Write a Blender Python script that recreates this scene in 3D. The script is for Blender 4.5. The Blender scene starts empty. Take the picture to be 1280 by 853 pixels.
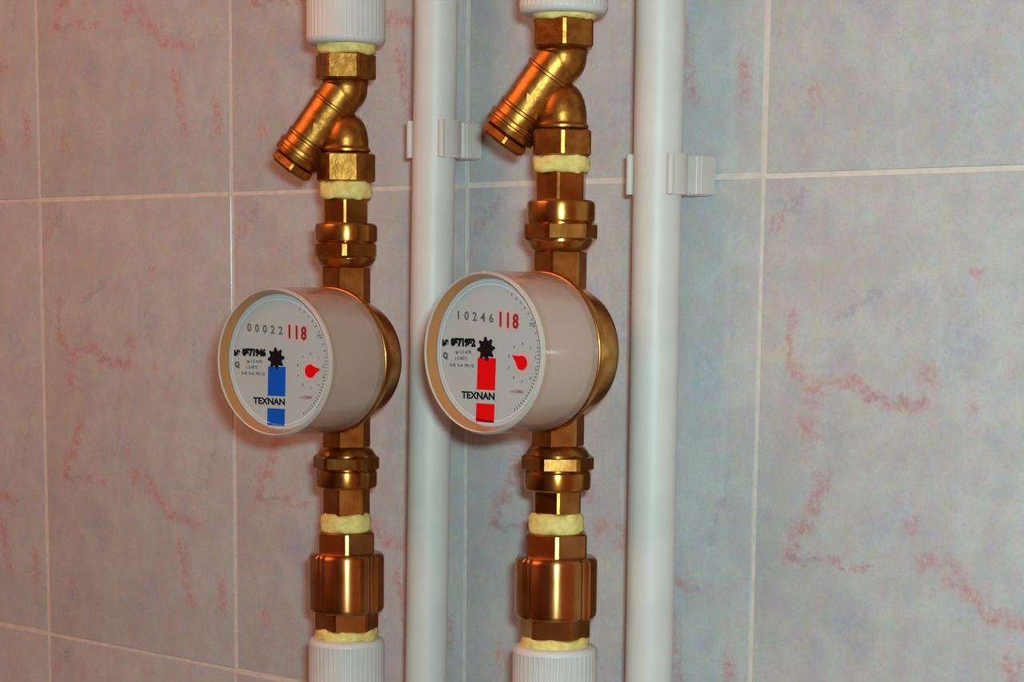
import bpy, math, random
from mathutils import Vector, Matrix
random.seed(7)
sc = bpy.context.scene
C = sc.collection
PI = math.pi

# ------------------------------------------------------------------ camera
F_PX, CY = 2618.4, 738.5
yaw, pitch, roll = 0.7313, 0.1437, 0.0105
CAM = Vector((1.2113, -0.8633, -0.0558))
fwd = Vector((-math.sin(yaw)*math.cos(pitch), math.cos(yaw)*math.cos(pitch), -math.sin(pitch)))
rgt = Vector((math.cos(yaw), math.sin(yaw), 0))
upv = rgt.cross(fwd)
r2 = rgt*math.cos(roll) + upv*math.sin(roll)
u2 = upv*math.cos(roll) - rgt*math.sin(roll)
cam = bpy.data.cameras.new('camera')
cam.sensor_fit = 'HORIZONTAL'; cam.sensor_width = 36.0
cam.lens = F_PX/1280*36.0
cam.shift_y = (CY-426.5)/1280
cam.clip_start = 0.02
camo = bpy.data.objects.new('camera', cam); C.objects.link(camo)
m = Matrix((r2, u2, -fwd)).transposed().to_4x4(); m.translation = CAM
camo.matrix_world = m
sc.camera = camo

# ------------------------------------------------------------------ world, lights, exposure
sc.view_settings.view_transform = 'Standard'
sc.view_settings.look = 'None'
sc.view_settings.gamma = 1.0
sc.view_settings.use_curve_mapping = False
sc.view_settings.exposure = 0.0
w = bpy.data.worlds.new('world'); sc.world = w; w.use_nodes = True
bg = w.node_tree.nodes['Background']
bg.inputs[0].default_value = (1.0, 0.36, 0.18, 1); bg.inputs[1].default_value = 0.34

def area_light(name, loc, target, size, size_y, power, col):
    l = bpy.data.lights.new(name, 'AREA'); l.shape = 'RECTANGLE'
    l.size = size; l.size_y = size_y; l.energy = power; l.color = col
    o = bpy.data.objects.new(name, l); C.objects.link(o)
    o.location = loc
    o.rotation_euler = (Vector(target)-Vector(loc)).to_track_quat('-Z', 'Y').to_euler()
    return o
# the camera's own flash, just right of and above the lens
area_light('camera_flash', CAM + r2*0.035 + u2*0.05, (0.62, 0, -0.08), 0.05, 0.03, 8.6, (0.59, 0.96, 1.0))
# warm bulb of the room, up on the left
area_light('room_lamp', (-0.22, -1.08, 0.80), (0.0, -0.15, -0.2), 0.9, 0.7, 8.9, (1.0, 0.39, 0.21))

# ------------------------------------------------------------------ materials
def new_mat(name):
    mt = bpy.data.materials.new(name); mt.use_nodes = True
    return mt, mt.node_tree, mt.node_tree.nodes['Principled BSDF']
def simple(name, col, rough=.4, metal=0., spec=.5, noise=None, bump=0, coat=0.):
    mt, nt, b = new_mat(name)
    b.inputs['Base Color'].default_value = (*col, 1)
    b.inputs['Roughness'].default_value = rough
    b.inputs['Metallic'].default_value = metal
    b.inputs['Specular IOR Level'].default_value = spec
    b.inputs['Coat Weight'].default_value = coat
    if noise:
        col2, scale = noise
        tc = nt.nodes.new('ShaderNodeTexCoord'); nz = nt.nodes.new('ShaderNodeTexNoise')
        nz.inputs['Scale'].default_value = scale; nz.inputs['Detail'].default_value = 4
        nt.links.new(tc.outputs['Object'], nz.inputs['Vector'])
        rp = nt.nodes.new('ShaderNodeMapRange'); rp.inputs[1].default_value = .38; rp.inputs[2].default_value = .62
        nt.links.new(nz.outputs['Fac'], rp.inputs[0])
        mx = nt.nodes.new('ShaderNodeMix'); mx.data_type = 'RGBA'
        mx.inputs[6].default_value = (*col, 1); mx.inputs[7].default_value = (*col2, 1)
        nt.links.new(rp.outputs[0], mx.inputs[0]); nt.links.new(mx.outputs[2], b.inputs['Base Color'])
        if bump:
            bp = nt.nodes.new('ShaderNodeBump'); bp.inputs['Strength'].default_value = bump
            bp.inputs['Distance'].default_value = 0.0006
            nt.links.new(nz.outputs['Fac'], bp.inputs['Height']); nt.links.new(bp.outputs[0], b.inputs['Normal'])
    return mt

M = {}
M['brass'] = simple('brass', (.52, .25, .060), .27, 1, noise=((.38, .155, .03), 110), bump=.16)
M['cast_brass'] = simple('cast_brass', (.48, .215, .045), .38, 1, noise=((.34, .125, .022), 170), bump=.5)
M['valve_brass'] = simple('valve_brass', (.54, .25, .085), .30, 1, noise=((.42, .175, .05), 70), bump=.06)
def turned(mt, amount):
    nt = mt.node_tree; b = nt.nodes['Principled BSDF']
    tg = nt.nodes.new('ShaderNodeTangent'); tg.direction_type = 'RADIAL'; tg.axis = 'Z'
    nt.links.new(tg.outputs[0], b.inputs['Tangent'])
    b.inputs['Anisotropic'].default_value = amount; b.inputs['Anisotropic Rotation'].default_value = .25
turned(M['valve_brass'], .9); turned(M['brass'], .6)
M['white_plastic'] = simple('white_plastic', (.70, .645, .60), .48, noise=((.66, .61, .57), 40))
M['clip_plastic'] = simple('clip_plastic', (.66, .58, .53), .5, noise=((.62, .55, .50), 40))
M['sealant'] = simple('sealant', (.90, .69, .23), .75, noise=((.74, .55, .15), 260), bump=.8)
M['grout'] = simple('grout', (.74, .65, .57), .85, noise=((.64, .56, .49), 120), bump=.4)
M['side_wall'] = simple('side_wall', (.42, .33, .29), .3, noise=((.36, .29, .27), 8))
M['floor'] = simple('floor', (.16, .09, .06), .4, noise=((.12, .07, .05), 10))
M['door'] = simple('door', (.13, .06, .03), .4, noise=((.10, .045, .02), 12))
M['dial'] = simple('dial', (.47, .475, .455), .6, spec=.2)
M['capsule'] = simple('capsule', (.66, .47, .36), .5)
M['bezel'] = simple('bezel', (.50, .20, .06), .3, coat=.4)
M['black_print'] = simple('black_print', (.006, .005, .005), .8, spec=.1)
M['grey_print'] = simple('grey_print', (.13, .12, .12), .8, spec=.1)
M['line_print'] = simple('line_print', (.66, .66, .65), .5)
M['blue_print'] = simple('blue_print', (.0, .085, .50), .7, spec=.1)
M['red_print'] = simple('red_print', (.85, .0, .002), .7, spec=.1)
M['dark_red_print'] = simple('dark_red_print', (.36, .02, .02), .7, spec=.1)
M['pink_print'] = simple('pink_print', (.60, .42, .40), .7, spec=.1)

# clear plastic: thin pane for the lens, tinted cover for the side
mt, nt, b = new_mat('lens_glass')
tr = nt.nodes.new('ShaderNodeBsdfTransparent'); gl = nt.nodes.new('ShaderNodeBsdfGlossy')
gl.inputs['Roughness'].default_value = .04
lw_ = nt.nodes.new('ShaderNodeLayerWeight'); lw_.inputs[0].default_value = .5
pw = nt.nodes.new('ShaderNodeMath'); pw.operation = 'POWER'; pw.inputs[1].default_value = 4; nt.links.new(lw_.outputs['Facing'], pw.inputs[0])
fr = nt.nodes.new('ShaderNodeMath'); fr.operation = 'MULTIPLY_ADD'; fr.inputs[1].default_value = .5; fr.inputs[2].default_value = .01
nt.links.new(pw.outputs[0], fr.inputs[0])
ms = nt.nodes.new('ShaderNodeMixShader')
nt.links.new(fr.outputs[0], ms.inputs[0]); nt.links.new(tr.outputs[0], ms.inputs[1]); nt.links.new(gl.outputs[0], ms.inputs[2])
nt.links.new(ms.outputs[0], nt.nodes['Material Output'].inputs[0])
M['lens_glass'] = mt
mt = simple('clear_cover', (.70, .49, .39), .25, coat=.5)
mt.node_tree.nodes['Principled BSDF'].inputs['Alpha'].default_value = .55
M['clear_cover'] = mt
mt = simple('clear_rim', (.74, .66, .60), .10, coat=1.0)
mt.node_tree.nodes['Principled BSDF'].inputs['Alpha'].default_value = .70
M['clear_rim'] = mt

# printed tile glaze: mottled lavender grey with rose veins; the same print on every tile
GROUND_A, GROUND_B = (.520, .485, .470), (.555, .545, .525)
def tile_material():
    mt, nt, b = new_mat('tile_glaze'); N = nt.nodes; L = nt.links.new
    tc = N.new('ShaderNodeTexCoord')
    def vm(op, a, bb=None):
        n = N.new('ShaderNodeVectorMath'); n.operation = op
        for k, v in enumerate((a, bb)):
            if v is None: continue
            if isinstance(v, (tuple, Vector)): n.inputs[k].default_value = v
            else: L(v, n.inputs[k])
        return n
    def mth(op, a, bb=None, clamp=False):
        n = N.new('ShaderNodeMath'); n.operation = op; n.use_clamp = clamp
        for k, v in enumerate((a, bb)):
            if v is None: continue
            if isinstance(v, (int, float)): n.inputs[k].default_value = v
            else: L(v, n.inputs[k])
        return n.outputs[0]
    def noise(vec, scale, detail=3, rough=.55):
        n = N.new('ShaderNodeTexNoise'); n.inputs['Scale'].default_value = scale
        n.inputs['Detail'].default_value = detail; n.inputs['Roughness'].default_value = rough
        L(vec, n.inputs['Vector']); return n
    def mrange(x, a, bb):
        n = N.new('ShaderNodeMapRange'); n.interpolation_type = 'SMOOTHSTEP'
        n.inputs[1].default_value = a; n.inputs[2].default_value = bb; L(x, n.inputs[0]); return n.outputs[0]
    def mix(f, a, bb):
        n = N.new('ShaderNodeMix'); n.data_type = 'RGBA'; L(f, n.inputs[0])
        for k, v in ((6, a), (7, bb)):
            if isinstance(v, tuple): n.inputs[k].default_value = (*v, 1)
            else: L(v, n.inputs[k])
        return n.outputs[2]
    P0 = vm('MULTIPLY', tc.outputs['Object'], (1000., 0., -1000.)).outputs[0]      # millimetres from the tile's top left
    nw = noise(P0, .085, 3, .65)
    wv = vm('SUBTRACT', nw.outputs['Color'], (.5, .5, .5)).outputs[0]
    nw2 = noise(P0, .30, 1, .6)
    wv2 = vm('SUBTRACT', nw2.outputs['Color'], (.5, .5, .5)).outputs[0]
    P = vm('ADD', P0, vm('MULTIPLY', wv, (16., 0., 16.)).outputs[0]).outputs[0]
    P = vm('ADD', P, vm('MULTIPLY', wv2, (8., 0., 8.)).outputs[0]).outputs[0]
    def dist(segs):
        best = None; Pk = P
        for ns, (a, bb, wd) in enumerate(segs):
            if ns and ns % 4 == 0:     # chained on purpose so the shader compiler keeps few values alive
                cn = N.new('ShaderNodeVectorMath'); cn.operation = 'SCALE'; cn.inputs[0].default_value = (1e-6, 0, 0); L(best, cn.inputs['Scale'])
                Pk = vm('ADD', P, cn.outputs[0]).outputs[0]
            A = Vector((a[0], 0, a[1])); D = Vector((bb[0], 0, bb[1])) - A
            if D.length < .1: d = vm('DISTANCE', Pk, A).outputs['Value']
            else:
                pa = vm('SUBTRACT', Pk, A).outputs[0]
                t = mth('MULTIPLY', vm('DOT_PRODUCT', pa, D).outputs['Value'], 1/D.length_squared, True)
                sn = N.new('ShaderNodeVectorMath'); sn.operation = 'SCALE'; sn.inputs[0].default_value = D; L(t, sn.inputs['Scale'])
                d = vm('DISTANCE', pa, sn.outputs[0]).outputs['Value']
            d = mth('MULTIPLY', d, 1/wd)
            best = d if best is None else mth('MINIMUM', best, d)
        return best
    def poly(pts, wd): return [(pts[i], pts[i+1], wd) for i in range(len(pts)-1)]
    def dot(p, wd): return [(p, p, wd)]
    red = (dot((9, 22), 4) + dot((34, 104), 8) + poly([(34, 104), (17, 90), (20, 67)], 2.4)
           + poly([(42, 100), (56, 100), (74, 109), (96, 108), (97, 95)], 3.4) + dot((97, 94), 6) + dot((31, 122), 8)
           + poly([(41, 146), (32, 169), (23, 177), (24, 187)], 4.6) + poly([(39, 187), (69, 189)], 2)
           + dot((92, 166), 4) + dot((101, 183), 5.5) + dot((114, 186), 6)
           + poly([(116, 188), (137, 204), (163, 210)], 4.2)
           + poly([(146, 224), (157, 260)], 5) + poly([(185, 243), (188, 262)], 4.5)
           + dot((120, 46), 3.5) + dot((122, 110), 3.5) + dot((28, 262), 5))
    brown = (poly([(12, 17), (27, 8)], 1.3) + poly([(43, 72), (57, 61), (71, 55)], 1.6) + dot((79, 77), 2.2)
             + poly([(24, 187), (39, 186)], 2.4) + poly([(64, 105), (96, 108)], 1.3) + poly([(182, 150), (173, 185)], 1.6))
    blue = (dot((41, 86), 10) + dot((20, 12), 13) + dot((112, 78), 18) + dot((45, 122), 12)
            + dot((84, 164), 16) + dot((165, 95), 17) + dot((60, 215), 16) + dot((110, 268), 20))
    dr, db, dbl = dist(red), dist(brown), dist(blue)
    # blotchy ground
    nA = noise(P0, .035, 3, .65); nB = noise(P0, .20, 4, .75); nC = noise(vm('ADD', P0, (71., 0., 33.)).outputs[0], .06, 4, .75)
    col = mix(mrange(nA.outputs['Fac'], .38, .62), GROUND_A, GROUND_B)
    col = mix(mth('MULTIPLY', mrange(nC.outputs['Fac'], .46, .68), .42), col, (.415, .435, .535))
    speck = mrange(nB.outputs['Fac'], .38, .62)
    bf = mth('MULTIPLY', mth('SUBTRACT', 1., mrange(dbl, .2, 1.25)), speck)
    col = mix(mth('MULTIPLY', bf, .5), col, (.36, .385, .52))
    nD = noise(vm('ADD', P0, (11., 0., 133.)).outputs[0], .11, 4, .75)
    col = mix(mth('MULTIPLY', mrange(nD.outputs['Fac'], .52, .70), .50), col, (.60, .44, .46))
    hue = vm('MULTIPLY', vm('SUBTRACT', noise(vm('ADD', P0, (5., 0., 57.)).outputs[0], .13, 3, .7).outputs['Color'], (.5, .5, .5)).outputs[0], (.22, .16, .22)).outputs[0]
    col = vm('ADD', col, hue).outputs[0]
    nF = noise(P0, .45, 2, .7)
    col = mix(mth('MULTIPLY', mrange(nF.outputs['Fac'], .45, .72), .28), col, (.36, .34, .36))
    rf = mth('MULTIPLY', mth('SUBTRACT', 1., mrange(dr, .1, 1.6)), mrange(nB.outputs['Fac'], .34, .64))
    col = mix(mth('MULTIPLY', rf, .9), col, (.56, .27, .28))
    wf = mth('MULTIPLY', mth('SUBTRACT', 1., mrange(db, .2, 1.5)), mrange(nB.outputs['Fac'], .30, .60))
    col = mix(mth('MULTIPLY', wf, .36), col, (.33, .25, .26))
    L(col, b.inputs['Base Color'])
    b.inputs['Roughness'].default_value = .13
    b.inputs['Specular IOR Level'].default_value = .45
    bp = N.new('ShaderNodeBump'); bp.inputs['Strength'].default_value = .12; bp.inputs['Distance'].default_value = .001
    nE = noise(P0, .03, 2); L(nE.outputs['Fac'], bp.inputs['Height']); L(bp.outputs[0], b.inputs['Normal'])
    return mt
M['tile'] = tile_material()

# ------------------------------------------------------------------ mesh helpers
class MB:
    def __init__(s): s.v = []; s.f = []
    def add(s, vs, fs, mat=None):
        o = len(s.v)
        s.v += [tuple(mat @ Vector(v)) if mat else tuple(v) for v in vs]
        s.f += [tuple(o+i for i in f) for f in fs]
    def rings(s, rings, mat=None, close=True):
        """stack of closed rings with equal counts; ends capped when close"""
        n = len(rings[0]); vs = [v for r in rings for v in r]; fs = []
        for i in range(len(rings)-1):
            for k in range(n):
                a, b2 = i*n+k, i*n+(k+1) % n
                fs.append((a, b2, b2+n, a+n))
        if close:
            fs.append(tuple(range(n-1, -1, -1))); o = (len(rings)-1)*n; fs.append(tuple(o+k for k in range(n)))
        s.add(vs, fs, mat)
    def lathe(s, prof, seg=48, mat=None, close=True, rfun=None):
        """profile of (radius, height) turned round +Z, heights rising"""
        R = []
        for (r, h) in prof:
            R.append([(r*(rfun(2*PI*k/seg, h) if rfun else 1)*math.cos(2*PI*k/seg), r*(rfun(2*PI*k/seg, h) if rfun else 1)*math.sin(2*PI*k/seg), h) for k in range(seg)])
        s.rings(R, mat, close)
    def hexa(s, R, h0, h1, facet, ch=.0009, mat=None, sides=6, cut=3.0):
        """chamfered hexagon prism; facet = direction (degrees) one flat faces"""
        ang = []
        for k in range(sides):
            c = facet + 180/sides + k*360/sides
            ang += [c-cut, c+cut]
        def ring(r, h): return [(r*math.cos(math.radians(a)), r*math.sin(math.radians(a)), h) for a in ang]
        s.rings([ring(R-ch*1.3, h0), ring(R, h0+ch), ring(R, h1-ch), ring(R-ch*1.3, h1)], mat)
    def annulus(s, r0, r1, seg=64, mat=None, h=0, t=.0002, a0=0, a1=2*PI):
        full = abs(a1-a0-2*PI) < 1e-6; n = seg if full else seg+1
        A = [a0+(a1-a0)*k/seg for k in range(n)]
        vs = []
        for (r, hh) in ((r0, h), (r1, h), (r1, h+t), (r0, h+t)):
            vs += [(r*math.cos(a), r*math.sin(a), hh) for a in A]
        fs = []
        for k in range(seg):
            j = (k+1) % n
            for q in range(4):
                p0, p1 = q*n, ((q+1) % 4)*n
                fs.append((p0+k, p0+j, p1+j, p1+k))
        if not full:
            fs += [(0, n, 2*n, 3*n), (n-1, 4*n-1, 3*n-1, 2*n-1)]
        s.add(vs, fs, mat)
    def box(s, x0, x1, y0, y1, z0, z1, bv=0, mat=None):
        if bv <= 0:
            vs = [(x, y, z) for z in (z0, z1) for (x, y) in ((x0, y0), (x1, y0), (x1, y1), (x0, y1))]
            s.add(vs, [(3, 2, 1, 0), (4, 5, 6, 7), (0, 1, 5, 4), (1, 2, 6, 5), (2, 3, 7, 6), (3, 0, 4, 7)], mat); return
        def ring(i, z):
            a, b2, c, d = x0+i, x1-i, y0+i, y1-i; q = bv*.6
            return [(a+q, c, z), (b2-q, c, z), (b2, c+q, z), (b2, d-q, z), (b2-q, d, z), (a+q, d, z), (a, d-q, z), (a, c+q, z)]
        s.rings([ring(bv, z0), ring(0, z0+bv), ring(0, z1-bv), ring(bv, z1)], mat)
    def prism(s, pts, h0, h1, mat=None):
        s.rings([[(x, y, h0) for x, y in pts], [(x, y, h1) for x, y in pts]], mat)
    def build(s, name, mat, parent=None, sharp=24):
        me = bpy.data.meshes.new(name); me.from_pydata(s.v, [], s.f); me.update()
        import bmesh
        bm = bmesh.new(); bm.from_mesh(me); bmesh.ops.recalc_face_normals(bm, faces=bm.faces); bm.to_mesh(me); bm.free()
        me.materials.append(mat)
        me.shade_smooth(); me.set_sharp_from_angle(angle=math.radians(sharp))
        o = bpy.data.objects.new(name, me); C.objects.link(o)
        if parent: o.parent = parent
        return o

def thing(name, label, cat, loc, rz=0, group=None):
    o = bpy.data.objects.new(name, None); C.objects.link(o); o.empty_display_size = .02
    o.location = loc; o.rotation_euler = (0, 0, rz)
    o['label'] = label; o['category'] = cat
    if group: o['group'] = group
    return o
def rnd_prof(r, h0, h1, c):
    """a cylinder profile with rounded ends"""
    P = []
    for k in range(5):
        a = PI/2*k/4; P.append((r-c+c*math.sin(a), h0+c-c*math.cos(a)))
    for k in range(5):
        a = PI/2*k/4; P.append((r-c+c*math.cos(a), h1-c+c*math.sin(a)))
    return P

# ------------------------------------------------------------------ the wall: grout bed and tiles
TW, TH, J = .200, .300, .0024
wb = MB(); wb.box(-.8, 1.4, .0006, .06, -1.2, .9)
wall = wb.build('wall_back', M['grout']); wall['kind'] = 'structure'
wall['label'] = 'tiled wall of lavender grey marbled tiles with pale grout'
tb = MB()
t_ = .0006
def tring(i, y): return [(J/2+i, y, -J/2-i), (TW-J/2-i, y, -J/2-i), (TW-J/2-i, y, -TH+J/2+i), (J/2+i, y, -TH+J/2+i)]
tb.rings([tring(0, .0012), tring(0, t_), tring(.0004, .00015), tring(.0011, 0.0)])
tile0 = None
for j in range(-3, 4):
    for i in range(-4, 7):
        if tile0 is None: o = tile0 = tb.build('tile', M['tile'], wall, 20)
        else: o = tile0.copy(); C.objects.link(o); o.parent = wall
        o.location = (i*TW + random.uniform(-.0004, .0004), random.uniform(-.00015, .00015), -j*TH + random.uniform(-.0004, .0004))
        o.rotation_euler = (random.uniform(-.0012, .0012), random.uniform(-.0006, .0006), random.uniform(-.0012, .0012))

# ------------------------------------------------------------------ unseen rest of the small room, added for dark reflections in the brass
def room_slab(name, x0, x1, y0, y1, z0, z1, mat):
    q = MB(); q.box(x0, x1, y0, y1, z0, z1); o = q.build(name, mat); o['kind'] = 'structure'; return o
room_slab('wall_left', -.86, -.80, -1.7, .06, -1.2, .9, M['side_wall'])
room_slab('wall_front', -.86, 1.40, -1.76, -1.70, -1.2, .9, M['side_wall'])
room_slab('floor', -.86, 1.40, -1.76, .06, -1.26, -1.2, M['floor'])
dr_ = room_slab('unseen_door', -.45, .45, -1.70, -1.66, -1.2, .82, M['door'])  # dark door out of view, added to block ambient light and darken reflections
for (zz0, zz1) in ((-1.05, -.25), (-.15, .70)):
    q = MB(); q.box(-.33, .33, -1.662, -1.650, zz0, zz1, .004); q.build('unseen_door_panel', M['door'], dr_)

# ------------------------------------------------------------------ riser pipes and their clips
def riser(label, xt, xb, d, r):
    zt, zb = .50, -.75
    n = thing('water_pipe', label, 'pipe', (0, 0, zb), 0, 'white riser pipes')
    x = lambda z: xb + (xt-xb)*(z+.255)/.335
    mb = MB()
    R = []
    for z in (zb, zt):
        R.append([(x(z)+r*math.cos(2*PI*k/48), -d+r*math.sin(2*PI*k/48), z-zb) for k in range(48)])
    mb.rings(R); o = mb.build('pipe_wall', M['white_plastic'], n)
    return x
def clip(label, X, D, z, r, gap, wr):
    n = thing('pipe_clip', label, 'pipe clip', (X, 0, z), 0, 'pipe clips on the wall')
    h = .0100; ri, ro = r+.0002, r+.0027
    mb = MB()
    pts = []
    a0, a1 = math.radians(-90+gap), math.radians(270-57)
    K = 36
    for k in range(K+1):
        a = a0+(a1-a0)*k/K; pts.append((ro*math.cos(a), -D+ro*math.sin(a)))
    inner = []
    for k in range(K+1):
        a = a1+(a0-a1)*k/K; inner.append((ri*math.cos(a), -D+ri*math.sin(a)))
    # band as quads
    n2 = K+1; vs = []
    for zz in (-h, h):
        vs += [(x, y, zz) for x, y in pts] + [(x, y, zz) for x, y in reversed(inner)]
    fs = []
    for k in range(K):
        o, i_ = k, n2+k; T = 2*n2
        fs += [(o, o+1, T+o+1, T+o), (i_+1, i_, T+i_, T+i_+1), (o, i_, i_+1, o+1), (T+o+1, T+i_+1, T+i_, T+o)]
    fs += [(0, T, T+n2, n2), (K, n2+K, T+n2+K, T+K)]
    mb.add(vs, fs); mb.build('clasp', M['clip_plastic'], n)
    for sx in (-1, 1):
        l = MB(); a = math.radians(-90+gap) if sx > 0 else math.radians(-90-57)
        cx, cy = (ri+ro)/2*math.cos(a), -D+(ri+ro)/2*math.sin(a)
        l.lathe(rnd_prof(.0019, -h, h, .0004), 16, Matrix.Translation((cx+.0004*sx, cy, 0)))
        l.build('lip', M['clip_plastic'], n)
    f = MB(); f.box(-.0125, wr, -D+ro*.78, -.0010, -h, h, .0008); f.build('foot', M['clip_plastic'], n)
    g = MB()
    for sx in (-1, 1):
        g = MB(); g.box(*sorted(((wr if sx > 0 else -.0125)-sx*.0002, (wr if sx > 0 else -.0125)+sx*.0022)), -.0135, -.0020, -h*.96, h*.96, .0004)
        g.build('side_rail', M['clip_plastic'], n)

x1 = riser('white plastic riser pipe between the two water meters', .4004, .3954, .026, .0118)
x2 = riser('white plastic riser pipe right of the meter with the red stripe', .5543, .5553, .026, .0122)
clip('white plastic pipe clip on the riser between the two meters', x1(.0236), .026, .0236, .0118, 60, .0108)
clip('white plastic pipe clip on the rightmost riser pipe', x2(.0006), .026, .0006, .0122, 64, .0155)

# ------------------------------------------------------------------ meter stacks
def seal(parent, r, z0, z1, seed):
    rr = random.Random(seed); mb = MB(); seg = 48; R = []
    n = 6
    ph = [rr.uniform(0, 6.28) for _ in range(6)]
    for i in range(n):
        t = i/(n-1); row = []
        for k in range(seg):
            a = 2*PI*k/seg
            e = .0006*math.sin(3*a+ph[0])+.0004*math.sin(7*a+ph[1])+.0003*math.sin(11*a+ph[2])
            e2 = .0006*math.sin(4*a+ph[3])+.0005*math.sin(9*a+ph[4])
            z = (z0-e2*.6)*(1-t)+(z1+e)*t
            q = r+.0004*math.sin(5*a+ph[5]+4*t)+rr.uniform(-.00025, .00025)-(.0012 if i in (0, n-1) else 0)
            row.append((q*math.cos(a), q*math.sin(a), z))
        R.append(row)
    mb.rings(R); o = mb.build('thread_seal', M['sealant'], parent, 60); o['label'] = 'pale yellow thread sealant'
    return o

def adapter(label, loc, z_edge, sgn, r, cam_ang):
    """ribbed white socket; sgn +1 = opens downwards (upper end), -1 = lower end. Local origin at z_edge."""
    n = thing('pipe_adapter', label, 'pipe fitting', (loc[0], loc[1], z_edge), 0, 'white ribbed pipe adapters')
    mb = MB(); NR = 44
    def rf(a, h):
        hh = abs(h)
        k = 1 if .0035 < hh < .0395 else 0
        return 1 - k*.020*(0.5+0.5*math.cos(NR*a))**2
    prof = [(r*.86, 0), (r*.94, .0006), (r*.985, .0018), (r, .0034), (r, .0036), (r*1.0, .0390), (r*1.0, .0400), (r*.96, .0418), (r*.80, .0425)]
    if sgn < 0: prof = [(a, -h) for a, h in reversed(prof)]
    mb.lathe(prof, NR*6, rfun=rf); mb.build('ribbed_sleeve', M['white_plastic'], n, 40)
    p = MB(); h0, h1 = (.0420, .45) if sgn > 0 else (-.45, -.0420)
    p.lathe(rnd_prof(.0135, h0, h1, .001), 40); p.build('pipe_end', M['white_plastic'], n)
    return n

def strainer(label, loc, zt, hexoff, cam_ang, L):
    """L = dict of local heights below zt"""
    n = thing('y_strainer', label, 'strainer', (loc[0], loc[1], zt), 0, 'brass strainers above the meters')
    hx = MB(); hx.hexa(.0163, -.0138, 0, cam_ang+hexoff); hx.build('hex_end', M['cast_brass'], n)
    lo0, lo1 = L['lowhex']
    hx = MB(); hx.hexa(.0160, lo1, lo0, cam_ang+hexoff); hx.build('hex_end', M['cast_brass'], n)
    up = MB()   # collar and ball below the upper hexagon
    P = [(.0117, -.0136), (.0122, -.0146), (.0126, -.0156), (.0120, -.0168), (.0118, -.0180)]
    for k in range(1, 9):
        a = PI/2*k/8; P.append((max(.0118*math.cos(a), .0001), -.0185-.0125*math.sin(a)))
    up.lathe(list(reversed(P)), 48); up.build('upper_neck', M['cast_brass'], n)
    lw = MB()
    top = L['dome']
    P = [(.0122, lo0+.0002), (.0133, lo0+.0010), (.0133, lo0+.0022), (.0124, lo0+.0034), (.0122, lo0+.0050)]
    z0 = lo0+.0055; ht = top-z0
    for k in range(0, 10):
        a = PI/2*k/9; P.append((max(.0123*math.cos(a)**.8, .0001), z0+ht*math.sin(a)))
    lw.lathe(P, 48); lw.build('lower_neck', M['cast_brass'], n)
    # slanting screen chamber
    az = math.radians(L['az']); dn = math.radians(54); kb = L['kb']
    d = Vector((math.cos(az)*math.cos(dn), math.sin(az)*math.cos(dn), -math.sin(dn)))
    q = d.to_track_quat('Z', 'Y').to_matrix().to_4x4()
    Mx = Matrix.Translation((0, 0, L['branch'])) @ q
    br = MB()
    P = [(.0060, -.0090), (.0095, -.0065), (.0114, -.002), (.0120, .004), (.0121, .0105), (.0129, .0110), (.0129, .0122), (.0122, .0127),
         (.0122, .0340), (.0130, .0346), (.0130, .0358), (.0126, .0364), (.0127, .0420)]
    P = [(r, h*kb) for r, h in P]; br.lathe(P, 48, Mx); bo = br.build('screen_chamber', M['cast_brass'], n)
    cp = MB()
    P = [(.0124, .0406), (.0136, .0410), (.0139, .0418), (.0139, .0432), (.0134, .0438), (.0134, .0448), (.0138, .0452), (.0135, .0476), (.0126, .0482)]
    P = [(r, h*kb) for r, h in P]; cp.lathe(P, 48, Mx); co = cp.build('end_cap', M['cast_brass'], n)
    hp = MB(); hp.hexa(.0132, .0478*kb, .0545*kb, 15, .0016, Mx); hp.build('plug', M['cast_brass'], co)
    # raised casting mark (flow arrow) on the chamber
    camd = Vector((math.cos(math.radians(cam_ang)), math.sin(math.radians(cam_ang)), 0))
    nrm = (camd - d*camd.dot(d)).normalized(); side = d.cross(nrm)
    B = Matrix((side, d, nrm)).transposed().to_4x4(); B.translation = Vector((0, 0, L['branch'])) + d*.0235 + nrm*.0116
    ar = MB(); ar.prism([(-.0009, -.007), (.0009, -.007), (.0009, .001), (.0030, .001), (0, .0062), (-.0030, .001), (-.0009, .001)], 0, .0013, B)
    ar.build('flow_arrow', M['cast_brass'], bo)
    seal(n, .0142, lo1-L['seal'], lo1+.0005, 11)
    seal(n, .0160, -.0004, .0056, 12)
    return n

def union(label, loc, z_tail, z_nut, z_end, sgn, off, cam_ang, hoff):
    """tailpiece + union nut; sgn +1: tail above the nut. Heights are world z."""
    n = thing('union_connector', label, 'pipe fitting', (loc[0], loc[1], z_nut), 0, 'brass union connectors')
    t = MB(); a, b2 = sorted((z_tail-z_nut, -.0006*sgn))
    t.hexa(.0132, a, b2, cam_ang+off, .0006); t.build('tailpiece', M['brass'], n)
    Lh = abs(z_end-z_nut)
    nut = MB()
    P = [(.0125, 0), (.0158, .0003), (.0168, .0012), (.0172, .0026), (.0172, Lh*.36), (.0170, Lh*.40), (.0162, Lh*.44),
         (.0162, Lh*.74), (.0163, Lh*.80), (.0154, Lh*.87), (.0140, Lh*.95), (.0120, Lh)]
    if sgn > 0: P = [(r, -h) for r, h in reversed(P)]
    nut.lathe(P, 56); no = nut.build('union_nut', M['brass'], n)
    w_ = MB(); h0, h1 = sorted((-sgn*Lh*.41, -sgn*Lh*.80))
    w_.hexa(.0185, h0, h1, cam_ang+hoff, .0017, cut=4); w_.build('wrench_flats', M['brass'], no)
    return n

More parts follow.
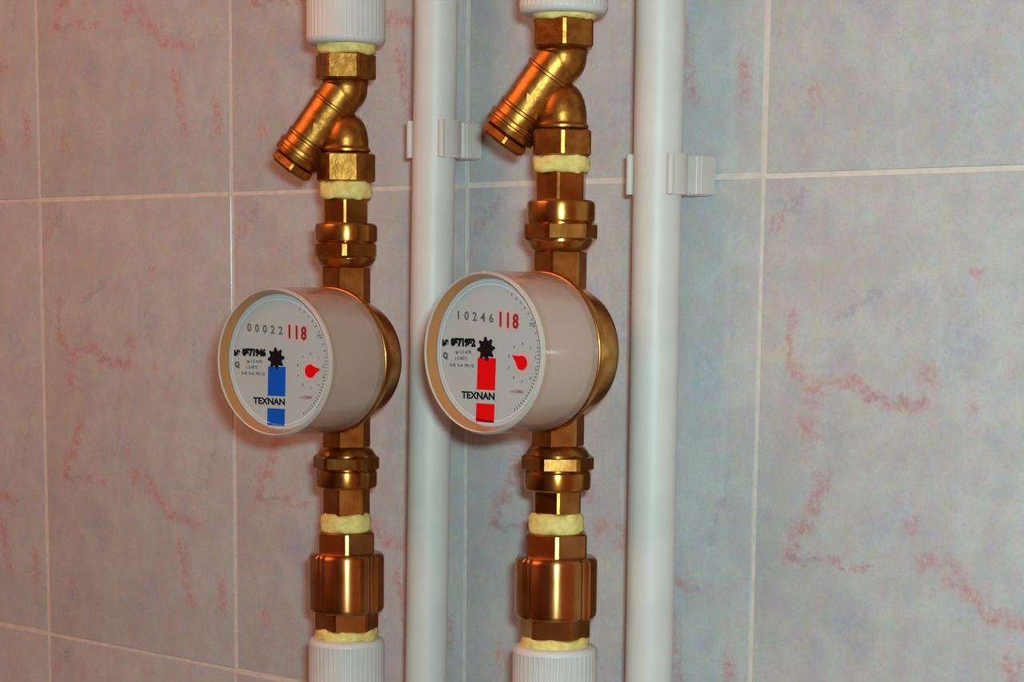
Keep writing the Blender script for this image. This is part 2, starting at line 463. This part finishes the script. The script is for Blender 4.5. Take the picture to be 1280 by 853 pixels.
def valve(label, loc, zt, cam_ang, o1, o2, Lv):
    n = thing('check_valve', label, 'valve', (loc[0], loc[1], zt-Lv), 0, 'brass check valves below the meters')
    T = Lv
    h = MB(); h.hexa(.0172, T-.0128, T, cam_ang+o1); h.build('hex_end', M['valve_brass'], n)
    h = MB(); h.hexa(.0180, 0, .0112, cam_ang+o2); h.build('hex_end', M['valve_brass'], n)
    b2 = MB()
    z0, z1 = .0100, T-.0118
    a_c = math.radians(cam_ang)
    def rf(a, hh):
        x = ((a-a_c)/(PI/2)+.5) % 1.0
        e = min(x, 1-x)*90     # degrees from the nearest groove
        return 1-.075*max(0, min(1, 1.6-e/5.0))
    r = .0212
    P = [(r*.80, z0), (r*.93, z0+.0006), (r*.985, z0+.0020), (r, z0+.0034), (r, z1-.0034), (r*.985, z1-.0020), (r*.93, z1-.0006), (r*.80, z1)]
    b2.lathe(P, 144, rfun=rf); b2.build('body', M['valve_brass'], n, 40)
    seal(n, .0141, T-.0006, T+.0096, 21)
    seal(n, .0176, -.0052, .0006, 22)
    return n

def text_mesh(body, size, name, mat, parent, x, z, y, align='CENTER', bold=0., sx=1., rot=0.):
    cu = bpy.data.curves.new(name, 'FONT'); cu.body = body; cu.size = size; cu.align_x = align; cu.align_y = 'CENTER'
    cu.extrude = .00005; cu.offset = bold; cu.resolution_u = 2
    to = bpy.data.objects.new(name, cu); C.objects.link(to)
    dg = bpy.context.evaluated_depsgraph_get(); dg.update()
    me = bpy.data.meshes.new_from_object(to.evaluated_get(dg))
    bpy.data.objects.remove(to, do_unlink=True); bpy.data.curves.remove(cu)
    me.name = name; me.materials.clear(); me.materials.append(mat)
    o = bpy.data.objects.new(name, me); C.objects.link(o); o.parent = parent
    o.location = (x, y, z); o.rotation_euler = (PI/2, rot, 0); o.scale = (sx, 1, 1)
    return o

def water_meter(label, loc, z, rz, ztop, zbot, stripe, digits, red_digits, serial, needle, cam_ang, Lf):
    n = thing('water_meter', label, 'water meter', (loc[0], loc[1], z), rz, 'round brass water meters')
    Y = Matrix.Rotation(PI/2, 4, 'X')         # +Z of a lathe -> -Y, out of the wall
    # brass measuring chamber
    b_ = MB()
    P = [(.010, -.0125), (.024, -.0122), (.0295, -.0108), (.0325, -.0080), (.0340, -.0035), (.0340, .0060), (.0352, .0085), (.0385, .0100), (.0385, .0130)]
    b_.lathe(P, 72, Y); body = b_.build('brass_body', M['brass'], n)
    fl = MB(); fl.lathe(rnd_prof(.0412, .0125, .0162, .0012), 80, Y); fl.build('clamp_ring', M['brass'], n)
    for (a, b2) in ((.020, ztop-z), (zbot-z, -.020)):
        h = MB(); h.hexa(.0134, a, b2, cam_ang-math.degrees(rz)+11, .0006, cut=4); h.build('port', M['brass'], n)
    # register capsule, seen through the clear cover
    cp = MB(); cp.lathe([(.0368, .0158), (.0368, Lf-.0078)], 72, Y); cp.build('register_capsule', M['capsule'], n)
    di = MB(); di.lathe([(.0366, Lf-.0077), (.0368, Lf-.0068), (.0368, Lf-.0062)], 72, Y); dial = di.build('dial', M['dial'], n)
    dial['label'] = 'pale grey printed dial face'
    bz = MB()
    prof = [(.0369, Lf-.0060), (.0390, Lf-.0008), (.0400, Lf-.0026), (.0402, Lf-.0060)]
    seg = 80; R = [[(r*math.cos(2*PI*k/seg), r*math.sin(2*PI*k/seg), h) for k in range(seg)] for r, h in prof]
    R.append(R[0]); bz.rings(R, Y, False); bo = bz.build('bezel', M['bezel'], n); bo['label'] = 'tan inner bezel ring'
    cv = MB()
    prof = [(.0402, .0160), (.0405, .0180), (.0405, Lf-.0022)]
    seg = 80; R = [[(r*math.cos(2*PI*k/seg), r*math.sin(2*PI*k/seg), h) for k in range(seg)] for r, h in prof]
    cv.rings(R, Y, False); cv.build('clear_cover', M['clear_cover'], n)
    rm = MB()
    prof = [(.0405, Lf-.0024), (.0404, Lf-.0019), (.0396, Lf-.0004), (.0393, Lf), (.0390, Lf-.0002), (.0388, Lf-.0010)]
    R = [[(r*math.cos(2*PI*k/seg), r*math.sin(2*PI*k/seg), h) for k in range(seg)] for r, h in prof]
    rm.rings(R, Y, False); rm.build('clear_rim', M['clear_rim'], n)
    ln = MB(); ln.lathe([(.0388, Lf-.0010), (.0388, Lf-.0005)], 72, Y); g = ln.build('lens', M['lens_glass'], n); g['label'] = 'clear flat lens over the dial'
    for ch in n.children:
        if ch.name.split('.')[0] in ('clamp_ring', 'register_capsule', 'dial', 'bezel', 'clear_cover', 'clear_rim', 'lens'): ch.scale = (.978, 1, .978)
    # dial print
    yd = -(Lf-.0062); e = .00015
    def flat(name, pts, mat, lift=1):
        mb = MB(); mb.prism([(x, z2) for x, z2 in pts], -yd+e*(lift-1), -yd+e*lift, Matrix(((1, 0, 0, 0), (0, 0, -1, 0), (0, 1, 0, 0), (0, 0, 0, 1))))
        return mb.build(name, mat, dial)
    S = Matrix(((1, 0, 0, 0), (0, 0, -1, 0), (0, 1, 0, 0), (0, 0, 0, 1)))
    rg = MB(); rg.annulus(.0338, .0345, 72, S, -yd, e); rg.annulus(.0355, .0359, 72, S, -yd, e); rg.build('ring_lines', M['line_print'], dial)
    tk = MB()
    for k in range(40):
        a = math.radians(-58+k*3.2)
        if 20 < k < 40 and k % 2: continue
        c, s_ = math.cos(a), math.sin(a); r0, r1 = .0316, .0330
        tk.prism([(r0*c-.0002*s_, r0*s_+.0002*c), (r1*c-.0002*s_, r1*s_+.0002*c), (r1*c+.0002*s_, r1*s_-.0002*c), (r0*c+.0002*s_, r0*s_-.0002*c)], -yd, -yd+e, S)
    tk.build('edge_ticks', M['grey_print'], dial)
    st = M[stripe]
    tl = .03
    def rect(xc, zc, hw, hh): return [(xc-hw+(zc-hh)*tl, zc-hh), (xc+hw+(zc-hh)*tl, zc-hh), (xc+hw+(zc+hh)*tl, zc+hh), (xc-hw+(zc+hh)*tl, zc+hh)]
    flat('stripe', rect(-.0018, -.0105, .0062, .0080), st); flat('stripe', rect(-.0018, -.0300, .0062, .0047), st)
    pts = []
    for k in range(32):
        r = .0060 if k % 4 in (0, 1) else .0043
        a = 2*PI*k/32; pts.append((-.0022+r*math.cos(a), .0020+r*math.sin(a)))
    so = flat('star_wheel', pts, M['black_print'], 3); so['label'] = 'black toothed flow indicator'
    # number rollers
    x = -.0215
    for i, ch in enumerate(digits):
        text_mesh(ch, .0062, 'digit', M['grey_print'], dial, x+i*.0056, .0182-.0003*i, yd-e, bold=.00012)
    rx = x+len(digits)*.0056+.0008
    flat('digit_window', [(rx-.0026, .0118), (rx+.0126, .0108), (rx+.0126, .0205), (rx-.0026, .0215)], M['pink_print'])
    for i, ch in enumerate(red_digits):
        text_mesh(ch, .0098, 'digit', M['dark_red_print'], dial, rx+i*.0050, .0164-.0004*i, yd-2*e, bold=.00035, sx=.8)
    # serial number and small print
    text_mesh('№', .0042, 'serial_print', M['black_print'], dial, -.0305, .0040, yd-e, bold=.0002, sx=1.0)
    text_mesh(serial, .0050, 'serial_print', M['black_print'], dial, -.0182, .0046, yd-e, bold=.00045, sx=.95)
    text_mesh('Q', .0040, 'small_print', M['grey_print'], dial, -.0305, -.0022, yd-e, bold=.0003)
    for k, (t, xx) in enumerate((('qp 1,5 m³/h', -.0180), ('t 5-90°C', -.0195), ('H-B  V-A  PN 10', -.0190))):
        text_mesh(t, .0024, 'small_print', M['grey_print'], dial, xx, .0000-k*.0034, yd-e, bold=.00003)
    text_mesh('TEXNAN', .0049, 'brand_print', M['black_print'], dial, -.0075, -.0217, yd-e, bold=.00018, sx=1.15)
    text_mesh('m³', .0036, 'small_print', M['grey_print'], dial, .0285, .0150, yd-e)
    # litre pointer dial
    cx, cz = .0218, -.0042
    pd = MB(); pd.lathe([(.0062, -yd), (.0062, -yd+e)], 40, S @ Matrix.Translation((cx, cz, 0))); pd.build('pointer_disc', M['pink_print'], dial)
    a = math.radians(needle); c, s_ = math.cos(a), math.sin(a); pts = []
    for k in range(25):
        q = a+math.radians(35)+math.radians(290)*k/24
        pts.append((cx+.0036*math.cos(q), cz+.0036*math.sin(q)))
    pts.append((cx+.0074*c, cz+.0074*s_))
    po = flat('pointer', pts, M['red_print'], 4); po['label'] = 'red litre pointer'
    for k in range(10):
        q = 2*PI*k/10; text_mesh(str(k), .0021, 'small_print', M['grey_print'], dial, cx+.0092*math.sin(q), cz+.0092*math.cos(q), yd-e)
    text_mesh('x 0,0001', .0024, 'small_print', M['dark_red_print'], dial, .0190, -.0185, yd-e)
    return n

D = .055
LX, RX = .3606, .5163
CL, CR = -43.5, -49.3       # direction from each stack to the photographer (degrees)
lp, rp = (LX, -D), (RX, -D)
# left stack, blue meter
adapter('white ribbed plastic adapter at top of the blue-striped meter column', lp, .0735, 1, .0215, CL)
strainer('brass Y strainer above the blue-striped water meter', lp, .0689, -7, CL,
         dict(lowhex=(-.0530, -.0685), dome=-.0312, branch=-.0175, az=212, kb=1.0, seal=.0092))
union('brass union connector between the strainer and the top of the blue-striped meter', lp, -.0088, -.0216, -.0462, 1, 27, CL, 27)
water_meter('round water meter with a blue stripe on its dial', lp, -.0965, math.radians(8), -.0455, -.1450, 'blue_print', '00022', '118', '0571946', 10, CL, .0632)
union('brass union connector directly below the blue-striped meter', lp, -.1832, -.1680, -.1442, -1, 10, CL, -9)
valve('brass check valve below the blue-striped water meter', lp, -.1920, CL, 31, 8, .0562)
adapter('white ribbed plastic adapter at bottom of the blue-striped meter column', lp, -.2528, -1, .0215, CL)
# right stack, red meter
adapter('white ribbed plastic adapter at top of the red-striped meter column', rp, .0775, 1, .0219, CR)
strainer('brass Y strainer above the red-striped water meter', rp, .0755, 32, CR,
         dict(lowhex=(-.0535, -.0664), dome=-.0300, branch=-.0170, az=210, kb=.97, seal=.0080))
union('brass union connector between the strainer and the top of the red-striped meter', rp, .0018, -.0121, -.0380, 1, 24, CR, 9)
water_meter('round water meter with a red stripe on its dial', rp, -.0875, 0, -.0375, -.1355, 'red_print', '10246', '118', '0571952', 150, CR, .0580)
union('brass union connector directly below the red-striped meter', rp, -.1696, -.1583, -.1347, -1, 33, CR, 5)
valve('brass check valve below the red-striped water meter', rp, -.1795, CR, 31, -8, .0546)
adapter('white ribbed plastic adapter at bottom of the red-striped meter column', rp, -.2380, -1, .0219, CR)
